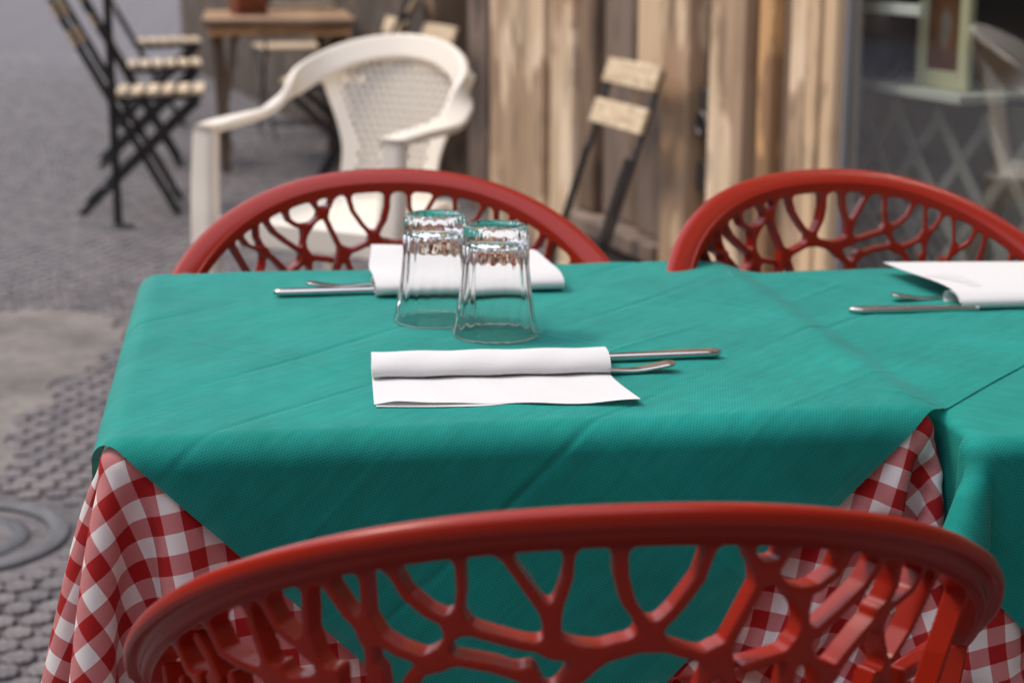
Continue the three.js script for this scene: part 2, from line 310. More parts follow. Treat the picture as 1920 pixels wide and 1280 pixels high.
// further along: a dark recessed doorway, then rough brown wall
fbox('door', -6.1, -5.212, 0.0, TOP, -0.36, -0.3, std({ color: lin(0.03, 0.028, 0.026), roughness: 0.7, map: stoneTex }), front, 0.01);
fbox('door_post', -5.66, -5.42, 0.0, TOP, -0.1, 0.0, woods.grey, front, 0.01, 14);
fbox('door_post', -6.26, -6.101, 0.0, TOP, -0.36, 0.02, woods.brown, front, 0.01, 31);
fbox('wall', -14, -6.262, 0.0, TOP, -0.3, 0.0, std({ color: lin(0.30, 0.235, 0.18), roughness: 0.9, map: stoneTex, bumpMap: stoneBump, bumpScale: 0.006 }), front, 0.01);

const fpos = (x, y, z) => { const v = new THREE.Vector3(x, y, z).applyAxisAngle(new THREE.Vector3(0, 1, 0), rad(-80)); return [v.x + 1.684, v.y, v.z - 0.297]; };
{ // framed picture on the window shelf
  const t = thing('picture_frame', 'cream framed small brown picture standing on the window shelf', 'picture frame', fpos(-2.40, 0.773, -0.20), rad(-80));
  const cream = std({ color: lin(0.66, 0.62, 0.40), roughness: 0.5 }), W = 0.225, H = 0.262, B = 0.042;
  const bx = (w, h, d, x, y, z) => new RoundedBoxGeometry(w, h, d, 2, 0.004).translate(x, y, z);
  for (const s of [-1, 1]) part('frame_side', bx(B, H, 0.02, s * (W - B) / 2, H / 2, 0), cream, t);
  part('frame_rail', bx(W - 2 * B - 0.001, B, 0.019, 0, B / 2, 0), cream, t); part('frame_rail', bx(W - 2 * B - 0.001, B, 0.019, 0, H - B / 2, 0), cream, t);
  const pic = texture(64, 96, (u, v) => { const n = fbm(N2, u, v, 5, 7, 3), e = Math.hypot((u - 0.52) / 0.26, (v - 0.56) / 0.36); let c = mix3([0.38, 0.22, 0.1], [0.5, 0.3, 0.13], n); c = mix3([0.5, 0.46, 0.44], c, smooth(0.6, 1.15, e + n * 0.3)); return c; }, true, false);
  part('picture', new THREE.PlaneGeometry(W - 2 * B, H - 2 * B).translate(0, H / 2, 0.003), std({ map: pic, roughness: 0.6 }), t);
  part('backing', new THREE.BoxGeometry(W - 0.01, H - 0.01, 0.006).translate(0, H / 2, -0.014), inside, t);
}
{ // dark vase
  const t = thing('vase', 'dark blue vase on the window shelf left of the framed picture', 'vase', fpos(-2.72, 0.773, -0.21), 0);
  const pr = [[0.0001, 0], [0.045, 0], [0.06, 0.02], [0.085, 0.09], [0.092, 0.14], [0.075, 0.185], [0.05, 0.205], [0.055, 0.225], [0.05, 0.225], [0.045, 0.205], [0.0001, 0.19]].map(([a, b]) => new THREE.Vector2(a, b));
  part('body', new THREE.LatheGeometry(pr, 48), std({ color: lin(0.012, 0.02, 0.045), roughness: 0.25 }), t);
}

// ---------------------------------------------------------------- the red branch-pattern chairs
const redMat = new THREE.MeshPhysicalMaterial({ color: lin(0.31, 0.017, 0.007), roughness: 0.27, specularIntensity: 0.65 });
// branches of the moulded back: angle round the back (radians) and distance below the rim (mm), seen from behind
const BRANCHES = [
  [-0.573, 31, -0.527, 50, -0.487, 65],
  [-0.476, 30, -0.479, 49, -0.48, 66],
  [-0.48, 66, -0.48, 80, -0.48, 97],
  [-0.476, 67, -0.455, 72, -0.416, 81, -0.37, 88, -0.333, 91],
  [-0.422, 32, -0.389, 47, -0.346, 60, -0.296, 69],
  [-0.279, 30, -0.278, 49, -0.29, 70],
  [-0.296, 69, -0.31, 80, -0.333, 91],
  [-0.333, 91, -0.366, 96, -0.397, 103],
  [-0.333, 91, -0.285, 93, -0.219, 99, -0.154, 108],
  [-0.293, 70, -0.256, 75, -0.217, 80, -0.166, 86, -0.109, 90],
  [-0.203, 30, -0.157, 49, -0.124, 66, -0.112, 76, -0.109, 90],
  [-0.081, 30, -0.084, 46, -0.098, 61, -0.109, 76],
  [-0.109, 90, -0.085, 94, -0.052, 96],
  [-0.083, 91, -0.031, 94, 0.041, 88],
  [-0.006, 29, -0.003, 46, 0.008, 63, 0.033, 79, 0.041, 88],
  [0.145, 28, 0.124, 49, 0.086, 68, 0.055, 80, 0.041, 88],
  [0.041, 88, 0.08, 93, 0.117, 97, 0.184, 102],
  [0.005, 93, -0.024, 97, -0.062, 109],
  [0.253, 45, 0.241, 55, 0.215, 74, 0.191, 91, 0.184, 102],
  [0.203, 29, 0.225, 38, 0.253, 45],
  [0.306, 29, 0.281, 38, 0.253, 45],
  [0.253, 45, 0.294, 52, 0.345, 62],
  [0.441, 29, 0.422, 42, 0.381, 52, 0.333, 57],
  [0.348, 61, 0.359, 75, 0.36, 88, 0.368, 96],
  [0.366, 93, 0.302, 99, 0.233, 106],
  [0.55, 30, 0.505, 48, 0.45, 65, 0.395, 80, 0.362, 86],
  [0.597, 28, 0.599, 43, 0.57, 63],
  [0.57, 63, 0.524, 79, 0.487, 93, 0.451, 108],
  [0.368, 96, 0.414, 103, 0.451, 108],
  [0.701, 29, 0.66, 44, 0.571, 64],
  [0.571, 64, 0.585, 78, 0.612, 90, 0.634, 105],
  [-0.737, 33, -0.705, 49, -0.665, 61, -0.632, 68],
  [-0.615, 31, -0.623, 46, -0.632, 67],
  [-0.632, 67, -0.609, 79, -0.586, 91],
  [-0.786, 32, -0.772, 49, -0.758, 66, -0.751, 78],
  [-0.935, 32, -0.896, 52, -0.839, 64, -0.751, 78],
  [-0.986, 34, -0.948, 52, -0.926, 69],
  [-1.094, 33, -1.056, 50, -1.021, 61],
  [-0.753, 79, -0.68, 87, -0.59, 91],
  [0.754, 31, 0.713, 52, 0.683, 71, 0.65, 86, 0.616, 101],
  [-0.465, 94, -0.452, 130, -0.43, 175, -0.40, 240, -0.36, 420], [-0.387, 99, -0.43, 135, -0.44, 165], [-0.153, 104, -0.10, 135, -0.05, 180, -0.02, 250, -0.01, 420],
  [-0.065, 105, -0.13, 130, -0.2, 165, -0.27, 205, -0.34, 300], [0.172, 98, 0.14, 130, 0.08, 175, -0.0, 215, -0.03, 260], [0.345, 92, 0.335, 130, 0.30, 180, 0.27, 250, 0.24, 420],
  [0.172, 98, 0.23, 130, 0.29, 175], [0.423, 104, 0.45, 140, 0.5, 200, 0.52, 280, 0.5, 420], [0.59, 103, 0.56, 140, 0.5, 190], [0.616, 101, 0.66, 140, 0.7, 190, 0.72, 260, 0.72, 400],
  [0.70, 97, 0.74, 130, 0.72, 180], [-0.566, 88, -0.575, 130, -0.62, 180, -0.64, 260, -0.62, 420], [-0.72, 76, -0.68, 120, -0.64, 165], [-0.878, 69, -0.86, 130, -0.87, 200, -0.86, 380],
  [-0.961, 63, -0.93, 110, -0.88, 150], [-1.014, 59, -1.0, 120, -1.06, 180, -1.08, 350], [-1.101, 53, -1.12, 100, -1.08, 150], [0.96, 32, 0.90, 75, 0.84, 145, 0.80, 300],
    [1.33, 35, 1.27, 90, 1.2, 180, 1.17, 330], [1.55, 35, 1.56, 90, 1.58, 260], [1.8, 35, 1.8, 200],
  [-1.2, 36, -1.24, 90, -1.3, 150, -1.3, 330], [-1.45, 35, -1.46, 90, -1.5, 260], [-1.7, 35, -1.72, 90, -1.74, 220], 
];
const CH = { a: 0.3048, b: 0.2945, k1: 0.1773, k2: 0.0285, n: 0.9018, top: 0.845 };
function chairRim(f) {
  const c = Math.cos(f), s = Math.sin(f), X = Math.sign(s) * Math.abs(s) ** CH.n, Z = Math.sign(c) * Math.abs(c) ** CH.n;
  return [CH.a * X, CH.top - CH.k1 * (1 - c) - CH.k2 * (1 - c) ** 2, CH.b * Z];
}
function chairNormal(f) { const e = 0.004, p = chairRim(f - e), q = chairRim(f + e), dx = q[0] - p[0], dz = q[2] - p[2], l = Math.hypot(dx, dz); return [-dz / l, 0, dx / l]; }
const SHELL_IN = 0.012;                                  // the shell stands this far inside the lip of the rim
function chairShell(f, v) {
  const r = chairRim(f), n = chairNormal(f), k = 1 - 0.5 * v;
  return { p: [(r[0] - n[0] * SHELL_IN) * k, r[1] - v, (r[2] - n[2] * SHELL_IN) * k], n };
}
function makeRedChair(label, pos, turn) {
  const t = thing('branch_chair', label, 'chair', pos, turn, 'red branch-pattern plastic chairs');
  const K = 0.3, FM = 1.98;
  const polys = BRANCHES.map(b => { const o = []; for (let i = 0; i < b.length; i += 2) o.push([b[i] * K, (b[i + 1] - (b[i + 1] < 34 ? 5 : 0)) / 1000]); const us = o.map(p => p[0]), vs = o.map(p => p[1]); o.box = [Math.min(...us) - 0.03, Math.max(...us) + 0.03, Math.min(...vs) - 0.03, Math.max(...vs) + 0.03]; return o; });
  const field = (u, v) => {
    let d = v - 0.027;                                    // the band under the rim
    const fine = smooth(0.14, 0.2, u), kk = 0.008 - 0.004 * fine;
    for (const P of polys) {
      const b = P.box; if (u < b[0] || u > b[1] || v < b[2] || v > b[3]) continue;
      let m = 1;
      for (let i = 0; i + 1 < P.length; i++) {
        const ax = P[i][0], ay = P[i][1], bx = P[i + 1][0] - ax, by = P[i + 1][1] - ay, h = Math.min(1, Math.max(0, ((u - ax) * bx + (v - ay) * by) / (bx * bx + by * by)));
        const w = (0.0026 + 0.010 * Math.max(0, Math.min(0.16, ay + by * h - 0.045))) * (1 - 0.3 * fine) - fine * 0.008 * Math.max(0, Math.min(0.16, ay + by * h - 0.045));
        const q = Math.hypot(u - ax - bx * h, v - ay - by * h) - w; if (q < m) m = q;
      }
      const h = Math.max(kk - Math.abs(d - m), 0) / kk; d = Math.min(d, m) - h * h * kk * 0.25;
    }
    d = Math.max(d, 0.013 - v);
    const seatV = chairRim(u / K)[1] - 0.425; return Math.max(d, v - seatV);
  };
  part('back_lattice', sheet(field, -FM * K, FM * K, 0.006, 0.425, 0.0021, (u, v) => chairShell(u / K, v), 0.016, 0.0014), redMat, t);
  // the rim: a band with a lip that turns outwards
  const prof = [[-0.0184, 0.026], [-0.0188, 0.0215], [-0.0178, 0.017], [-0.015, 0.0125], [-0.010, 0.0075], [-0.004, 0.0035], [0.001, 0.0008], [0.0065, -0.0002], [0.010, 0.0010], [0.0118, 0.0042], [0.012, 0.0085], [0.0112, 0.0118], [0.0088, 0.0128], [0.005, 0.0118], [0.0018, 0.0122], [0.0005, 0.016], [0.0004, 0.026]];
  const F = []; for (let i = 0; i <= 220; i++) { const f = -FM + 2 * FM * i / 220, S = chairShell(f, 0); F.push({ p: S.p, s: S.n, u: [0, -1, 0] }); }
  part('rim', sweep(F, prof), redMat, t);
  // seat: a dished plate that the shell grows out of
  const sh = new THREE.Shape(); const seat = [];
  for (let i = 0; i <= 80; i++) { const f = -FM + 2 * FM * i / 80, s = chairShell(f, chairRim(f)[1] - 0.432); seat.push([s.p[0] * 0.985, s.p[2] * 0.985]); }
  seat.push([0.19, -0.2], [0.1, -0.225], [0, -0.23], [-0.1, -0.225], [-0.19, -0.2]);
  seat.forEach(([x, z], i) => i ? sh.lineTo(x, -z) : sh.moveTo(x, -z));
  part('seat', new THREE.ExtrudeGeometry(sh, { depth: 0.012, bevelEnabled: true, bevelSize: 0.006, bevelThickness: 0.006, bevelSegments: 3 }).rotateX(-Math.PI / 2).translate(0, 0.426, 0), redMat, t);
  for (const [sx, sz] of [[1, 1], [-1, 1], [1, -1], [-1, -1]]) {
    const A = [sx * 0.18, 0.432, sz * 0.155], B = [sx * 0.235, 0, sz * 0.215 + 0.0];
    const c = new THREE.Vector3(...B).sub(new THREE.Vector3(...A)), Fr = [0, 0.5, 1].map(q => ({ p: [A[0] + c.x * q, A[1] + c.y * q, A[2] + c.z * q], s: [1, 0, 0], u: [0, 0, 1], k: 1 - 0.3 * q }));
    part('leg', sweep(Fr, roundRect(0.042, 0.042, 0.012, 3)), redMat, t);
  }
  return t;
}
const redChair = makeRedChair('red plastic branch-pattern chair nearest the viewer, seen from behind', [-0.0162, 0, 0.1906], -0.0446);
copyOf(redChair, 'red plastic branch-pattern chair across the table, in front of the white chair', [-0.0473, 0, -0.5885], 3.156);
copyOf(redChair, 'red branch-pattern chair at the far side of the right-hand table, before the shop window', [0.5529, 0, -0.513], 3.3253);

// ---------------------------------------------------------------- the white plastic armchair
{
  const t = thing('plastic_armchair', 'white plastic garden armchair with a woven-look back, beyond the red chair', 'chair', [-0.094 + 0.2 * 0.62, 0, -3.05 - 0.2 * 0.785], -0.668);
  const W = new THREE.MeshPhysicalMaterial({ color: lin(0.88, 0.81, 0.71), roughness: 0.4 });
  const back = (x, y) => { const q = (y - 0.42) / 0.44; return -0.20 - 0.10 * q - 0.03 * q * q + 0.9 * x * x * (0.5 + 0.5 * q); };
  const half = y => 0.158 + 0.107 * smooth(0.52, 0.83, y);
  const fld = (x, y) => {
    const out = Math.max(Math.abs(x) - half(y), y - (0.846 - 1.25 * x * x), 0.405 - y);
    const p = 0.024, a = x + y * 0.6, b = x - y * 0.6, m = q => Math.abs(((q % p) + p) % p - p / 2) - 0.0052;
    return Math.max(out, Math.min(-(out + 0.046), m(a), m(b)));
  };
  const surf = (x, y) => { const e = 0.002, dx = (back(x + e, y) - back(x - e, y)) / (2 * e), dy = (back(x, y + e) - back(x, y - e)) / (2 * e), l = Math.hypot(dx, dy, 1); return { p: [x, y, back(x, y)], n: [-dx / l, -dy / l, 1 / l] }; };
  part('backrest', sheet(fld, -0.27, 0.27, 0.39, 0.87, 0.0024, surf, 0.007, 0.0025), W, t);
  // arm rail: post top, arm, sweep up into the arch of the back and down the other side
  const half1 = [[0.292, 0.640, 0.205], [0.296, 0.648, 0.10], [0.297, 0.655, 0.0], [0.292, 0.668, -0.07], [0.279, 0.712, -0.135], [0.25, 0.757, -0.19], [0.195, 0.795, -0.245], [0.11, 0.822, -0.29], [0.0, 0.832, -0.312]];
  const pts = [...half1.map(([x, y, z]) => [-x, y, z]), ...half1.slice(0, -1).reverse()];
  part('arm_rail', path(pts, 0.070, 0.024, (u) => { const m = Math.abs(u - 0.5) * 2, q = smooth(0.2, 0.9, m); return new THREE.Vector3((u < 0.5 ? -1 : 1) * q, -(1 - q) * 1.0, 0.4 * (1 - q)); }, 120), W, t);
  // seat with a rolled front edge
  const S = []; for (let i = 0; i <= 20; i++) { const q = i / 20, z = -0.235 + 0.46 * q; S.push({ p: [0, 0.415 + 0.018 * Math.cos(q * 3) * 0.5 - 0.03 * Math.max(0, q - 0.88) / 0.12, z], s: [1, 0, 0], u: [0, 1, 0], k: 0.20 + 0.06 * smooth(0, 0.8, q), k2: 1 }); }
  part('seat', sweep(S, [[1, 0.0], [0.9, 0.008], [0.5, 0.001], [0, -0.003], [-0.5, 0.001], [-0.9, 0.008], [-1, 0.0], [-1, -0.035], [-0.97, -0.035], [-0.95, -0.008], [0.95, -0.008], [0.97, -0.035], [1, -0.035]]), W, t);
  for (const s of [-1, 1]) {
    part('leg', path([[s * 0.292, 0.648, 0.205], [s * 0.295, 0.5, 0.215], [s * 0.29, 0.4, 0.225], [s * 0.285, 0.2, 0.235], [s * 0.283, 0.0, 0.245]], 0.066, 0.044, [1, 0, 0], 24, q => 1 + 0.12 * Math.sin(q * 3)), W, t);
    part('leg', path([[s * 0.20, 0.42, -0.2], [s * 0.225, 0.2, -0.25], [s * 0.24, 0.0, -0.30]], 0.05, 0.03, [1, 0, 0.3], 16), W, t);
    part('apron', bar([s * 0.275, 0.375, 0.2], [s * 0.2, 0.385, -0.2], 0.012, 0.06, [1, 0, 0]), W, t);
  }
  part('apron', bar([-0.26, 0.378, 0.222], [0.26, 0.378, 0.222], 0.012, 0.065, [0, 0, 1]), W, t);
}

// ---------------------------------------------------------------- folding chairs, posts and the table further back
const iron = std({ color: lin(0.022, 0.021, 0.022), roughness: 0.45, metalness: 0.3 });
const slatMat = [0, 1, 2].map(k => std({ map: woodTex(301 + k * 9, [0.88, 0.80, 0.67], [0.83, 0.74, 0.61], [0.7, 0.6, 0.48], 0.1), roughness: 0.55 }));
const slatGeo = (w, h, d) => new RoundedBoxGeometry(w, h, d, 2, 0.004);
// open: sits facing +x; width runs along z
function makeFoldingChair(label, pos, turn) {
  const t = thing('folding_chair', label, 'chair', pos, turn, 'open folding chairs by the wooden table');
  const B = [-0.37, 0.88], FOOT = [0.10, 0.0], SEAT_F = [0.19, 0.49], REAR = [-0.31, 0.0];
  for (const s of [-1, 1]) {
    part('back_leg', bar([B[0], B[1], s * 0.185], [FOOT[0], FOOT[1], s * 0.185], 0.03, 0.010, [1, 0.4, 0]), iron, t);
    part('front_leg', bar([SEAT_F[0], SEAT_F[1] - 0.02, s * 0.165], [REAR[0], REAR[1], s * 0.165], 0.03, 0.010, [1, 0.4, 0]), iron, t);
    part('seat_rail', bar([-0.13, 0.475, s * 0.165], [0.2, 0.485, s * 0.165], 0.01, 0.022, [0, 0, 1]), iron, t);
  }
  part('stretcher', bar([-0.218, 0.09, -0.165], [-0.218, 0.09, 0.165], 0.012, 0.012), iron, t);
  part('stretcher', bar([0.057, 0.08, -0.185], [0.057, 0.08, 0.185], 0.012, 0.012), iron, t);
  for (let k = 0; k < 6; k++) part('seat_slat', slatGeo(0.046, 0.018, 0.37).translate(-0.12 + k * 0.062, 0.500 + k * 0.001, 0), slatMat[k % 3], t);
  for (const [y, k] of [[0.83, 0], [0.72, 1]]) { const q = (B[1] - y) / B[1], x = B[0] + (FOOT[0] - B[0]) * q; part('back_slat', slatGeo(0.016, 0.07, 0.40).rotateZ(rad(29)).translate(x - 0.012, y, 0), slatMat[k], t); }
  return t;
}
const fold = makeFoldingChair('black folding chair with wooden slats, beside the slim black post', [-0.60, 0, -5.95], 0.0);
copyOf(fold, 'black folding chair with wooden slats, second in the row behind the slim black post', [-0.645, 0, -7.4], 0.06);
copyOf(fold, 'black folding chair with wooden slats, third and farthest in the row at the top edge', [-0.69, 0, -9.2], 0.1);
copyOf(fold, 'black folding chair standing beyond the wooden table, mostly hidden by it', [0.05, 0, -8.55], 1.75);
copyOf(fold, 'black folding chair with its back to the shopfront, right behind the white armchair', [0.17, 0, -6.35], Math.PI - 0.17);
// folded flat, leaning back against the shopfront (local z points out to the street)
function makeLeaning(label, x, tilt, foot) {
  const p = fpos(x, 0.012, foot), t = thing('folded_chair', label, 'chair', p, rad(-80), 'folded chairs leaning on the shopfront');
  const g = new THREE.Matrix4().makeRotationX(-tilt), put = (geo) => geo.applyMatrix4(g), L = 0.78;
  for (const s of [-1, 1]) {
    part('frame_bar', put(bar([s * 0.185, 0, 0], [s * 0.185, L - 0.01, 0], 0.028, 0.011, [1, 0, 0])), iron, t);
    part('frame_bar', put(bar([s * 0.165, 0.02, 0.014], [s * 0.165, 0.50, 0.014], 0.026, 0.011, [1, 0, 0])), iron, t);
  }
  part('stretcher', put(bar([-0.185, 0.09, 0.0], [0.185, 0.09, 0.0], 0.012, 0.012, [0, 1, 0])), iron, t);
  for (const [y, k] of [[L - 0.035, 0], [L - 0.165, 1]]) part('back_slat', put(slatGeo(0.405, 0.078, 0.016).translate(0, y, 0.0125)), slatMat[k], t);
  for (let k = 0; k < 5; k++) part('seat_slat', put(slatGeo(0.31, 0.03, 0.015).translate(0, 0.025 + k * 0.034, -0.014)), slatMat[k % 3], t);
  return t;
}
const lean = makeLeaning('folded chair with two pale slats leaning alone against the boarded front', -3.575, rad(18.6), 0.355);
function leanCopy(label, x, foot, turn) { const p = fpos(x, 0.012, foot); return copyOf(lean, label, p, rad(-80) + turn); }
leanCopy('folded chair leaning by the dark doorway, nearer of the two', -5.72, 0.33, 0.05);
leanCopy('folded chair leaning by the dark doorway, farther of the two', -6.35, 0.36, -0.06);
{
  const t = thing('wooden_table', 'long wooden folding table with dark legs behind the white chair', 'table', [-0.05, 0, -7.38], 0);
  for (let k = 0; k < 6; k++) part('top_slat', new RoundedBoxGeometry(0.72, 0.026, 0.165, 2, 0.005).translate(0, 0.722, -0.43 + k * 0.17), k % 2 ? woods.brown : woods.amber, t);
  part('apron', new RoundedBoxGeometry(0.66, 0.05, 0.02, 2, 0.004).translate(0, 0.683, 0.46), std({ map: woods.amber.map, roughness: 0.6 }), t);
  part('apron', new RoundedBoxGeometry(0.66, 0.05, 0.02, 2, 0.004).translate(0, 0.683, -0.40), std({ map: woods.amber.map, roughness: 0.6 }), t);
  for (const z of [-0.38, 0.4]) for (const s of [-1, 1]) { part('leg', bar([s * 0.3, 0.70, z], [s * 0.27, 0.0, z], 0.045, 0.03, [1, 0, 0]), woods.brown, t); part('brace', bar([s * 0.2, 0.69, z + 0.03], [s * 0.29, 0.2, z + 0.03], 0.03, 0.016, [1, 0, 0]), woods.brown, t); }
}
{
  const t = thing('planter_box', 'orange square box standing on the wooden table', 'box', [-0.19, 0.736, -7.45], 0.3);
  const m = std({ color: lin(0.55, 0.13, 0.03), roughness: 0.6, map: stoneTex });
  for (const s of [-1, 1]) { part('side', new RoundedBoxGeometry(0.012, 0.15, 0.15, 2, 0.003).translate(s * 0.069, 0.075, 0), m, t); part('side', new RoundedBoxGeometry(0.125, 0.15, 0.012, 2, 0.003).translate(0, 0.075, s * 0.069), m, t); }
  part('bottom', new THREE.BoxGeometry(0.125, 0.01, 0.125).translate(0, 0.008, 0), m, t);
}
{
  const t = thing('post', 'slim black metal post on a round foot plate, at the left', 'post', [-0.727, 0.006, -5.46], 0);
  part('pole', new THREE.CylinderGeometry(0.016, 0.016, 2.2, 20).translate(0, 1.11, 0), iron, t);
  part('foot_plate', new THREE.LatheGeometry([[0.0001, 0.022], [0.03, 0.022], [0.06, 0.014], [0.066, 0.008], [0.067, 0]].map(([a, b]) => new THREE.Vector2(a, b)), 40), iron, t);
}

// ---------------------------------------------------------------- the two tables
const TOP1 = 0.744, TOP2 = 0.7335, T1 = { x0: -0.35, x1: 0.35, z0: -0.70, z1: 0.0, top: TOP1 }, T2 = { x0: 0.362, x1: 1.062, z0: -0.665, z1: 0.055, top: TOP2 };
const tableWood = std({ color: lin(0.22, 0.15, 0.1), roughness: 0.6, map: stoneTex });
function makeTable(label, T) {
  const w = T.x1 - T.x0, d = T.z1 - T.z0, t = thing('dining_table', label, 'table', [(T.x0 + T.x1) / 2, 0, (T.z0 + T.z1) / 2]);
  part('tabletop', new RoundedBoxGeometry(w - 0.03, 0.024, d - 0.03, 3, 0.01).translate(0, T.top - 0.0145, 0), tableWood, t);
  for (const sx of [-1, 1]) for (const sz of [-1, 1]) part('leg', new RoundedBoxGeometry(0.045, T.top - 0.026, 0.045, 2, 0.006).translate(sx * (w / 2 - 0.05), (T.top - 0.026) / 2, sz * (d / 2 - 0.05)), tableWood, t);
  return t;
}
makeTable('square dining table under the green and checked cloths, in the middle', T1);
makeTable('square dining table under the green cloth at the right edge of the picture', T2);

// moves a point that lies inside a rounded box to its skin
function pushOut(P, k, B) {
  const r = B.r, hx = (B.x1 - B.x0) / 2 - r, hz = (B.z1 - B.z0) / 2 - r, hy = (B.top - (B.bot ?? 0)) / 2 - r, x = P[k] - (B.x0 + B.x1) / 2, y = P[k + 1] - (B.top + (B.bot ?? 0)) / 2, z = P[k + 2] - (B.z0 + B.z1) / 2;
  const qx = Math.abs(x) - hx, qy = Math.abs(y) - hy, qz = Math.abs(z) - hz, ax = Math.max(qx, 0), ay = Math.max(qy, 0), az = Math.max(qz, 0), L = Math.sqrt(ax * ax + ay * ay + az * az), d = L + Math.min(Math.max(qx, qy, qz), 0) - r - B.off;
  if (d >= 0) return false;
  let nx = 0, ny = 0, nz = 0;
  if (L > 0) { nx = ax / L * Math.sign(x); ny = ay / L * Math.sign(y); nz = az / L * Math.sign(z); } else if (qy > qx && qy > qz) ny = Math.sign(y); else if (qx > qz) nx = Math.sign(x); else nz = Math.sign(z);
  P[k] -= nx * d; P[k + 1] -= ny * d; P[k + 2] -= nz * d;
  return true;
}
// cloth: a grid of points with length, shear and bending ties that falls on rounded boxes until it rests
function drape({ n, start, rest, boxes, steps = 230, iters = 16, bend = 0.25, far = 0, keep, seed = 1, damp = 0.97 }) {
  const M = n * n, P = new Float32Array(M * 3), Q = new Float32Array(M * 3), R = rng(seed);
  for (let j = 0; j < n; j++) for (let i = 0; i < n; i++) { const p = start(...rest(i, j)), k = (j * n + i) * 3; for (let q = 0; q < 3; q++) P[k + q] = Q[k + q] = p[q] + (R() - 0.5) * 0.0008; }
  const ties = [], h = (() => { const a = rest(0, 0), b = rest(1, 0); return Math.hypot(a[0] - b[0], a[1] - b[1]); })();
  const tie = (i, j, a, b, s) => { const x = i + a, y = j + b; if (x >= 0 && x < n && y >= 0 && y < n) ties.push((j * n + i) * 3, (y * n + x) * 3, h * Math.hypot(a, b), s); };
  for (let j = 0; j < n; j++) for (let i = 0; i < n; i++) { tie(i, j, 1, 0, 1); tie(i, j, 0, 1, 1); tie(i, j, 1, 1, 0.35); tie(i, j, 1, -1, 0.35); tie(i, j, 2, 0, bend); tie(i, j, 0, 2, bend); if (far) { tie(i, j, far, 0, bend * 0.6); tie(i, j, 0, far, bend * 0.6); } }
  const C = new Float64Array(ties), g = 9.8 / 3600 * 0.05;
  for (let s = 0; s < steps; s++) {
    for (let k = 0; k < M * 3; k++) { const v = (P[k] - Q[k]) * damp; Q[k] = P[k]; P[k] += v; if (k % 3 === 1) P[k] -= g; }
    for (let it = 0; it < iters; it++) {
      for (let c = 0; c < C.length; c += 4) {
        const a = C[c], b = C[c + 1], dx = P[b] - P[a], dy = P[b + 1] - P[a + 1], dz = P[b + 2] - P[a + 2], l = Math.sqrt(dx * dx + dy * dy + dz * dz) || 1e-9, f = C[c + 3] * 0.5 * (l - C[c + 2]) / l;
        P[a] += dx * f; P[a + 1] += dy * f; P[a + 2] += dz * f; P[b] -= dx * f; P[b + 1] -= dy * f; P[b + 2] -= dz * f;
      }
      if (it % 3 === 2 || it === iters - 1) for (let k = 0; k < M * 3; k += 3) {
        for (const B of boxes) {
          if (!pushOut(P, k, B)) continue;
          for (let q = 0; q < 3; q++) Q[k + q] = P[k + q] + (Q[k + q] - P[k + q]) * 0.1;
        }
        if (keep) keep(P, k);
      }
    }
  }
  return { P, n };
}
// smooth finer grid through the points (Catmull-Rom), uv = place on the cloth
function clothGeometry({ P, n }, f, uvOf, lift, after) {
  const m = (n - 1) * f + 1, pos = new Float32Array(m * m * 3), uv = new Float32Array(m * m * 2), idx = [];
  const cl = i => Math.max(0, Math.min(n - 1, i)), w = t => [(-t + 2 * t * t - t * t * t) / 2, (2 - 5 * t * t + 3 * t * t * t) / 2, (t + 4 * t * t - 3 * t * t * t) / 2, (-t * t + t * t * t) / 2];
  const W = []; for (let k = 0; k < f; k++) W.push(w(k / f));
  for (let j = 0; j < m; j++) for (let i = 0; i < m; i++) {
    const I = Math.floor(i / f), J = Math.floor(j / f), a = W[i % f], b = W[j % f], k = (j * m + i) * 3;
    for (let q = 0; q < 3; q++) { let s = 0; for (let y = 0; y < 4; y++) { let r = 0; const row = cl(J - 1 + y) * n; for (let x = 0; x < 4; x++) r += a[x] * P[(row + cl(I - 1 + x)) * 3 + q]; s += b[y] * r; } pos[k + q] = s; }
    if (after) after(pos, k);
    if (lift) pos[k + 1] += lift(pos[k], pos[k + 1], pos[k + 2], i / (m - 1), j / (m - 1));
    const U = uvOf(i / (m - 1), j / (m - 1)); uv[(j * m + i) * 2] = U[0]; uv[(j * m + i) * 2 + 1] = U[1];
  }
  for (let j = 0; j + 1 < m; j++) for (let i = 0; i + 1 < m; i++) { const a = j * m + i; idx.push(a, a + m, a + 1, a + 1, a + m, a + m + 1); }
  return geom(pos, idx, uv);
}
// where a point of a cloth (in plan) starts: on the table, or hanging from its edge; flat lists sides that it lies on level ground beyond
function prefold(T, y, flat = {}) {
  return (X, Z) => {
    const dx = X > T.x1 ? X - T.x1 : X < T.x0 ? X - T.x0 : 0, dz = Z > T.z1 ? Z - T.z1 : Z < T.z0 ? Z - T.z0 : 0, bx = X - dx, bz = Z - dz;
    if (flat.right && dx > 0) return [X, flat.right, Z];
    if (!dx && !dz) return [X, y, Z];
    if (!dz) return [bx + Math.sign(dx) * 0.006, y - Math.abs(dx), Z];
    if (!dx) return [X, y - Math.abs(dz), bz + Math.sign(dz) * 0.006];
    const r = Math.hypot(dx, dz), a = Math.abs(dx) / r, b = Math.abs(dz) / r;
    return [bx + Math.sign(dx) * r * a * 0.42, y - r * 0.9, bz + Math.sign(dz) * r * b * 0.42];
  };
}
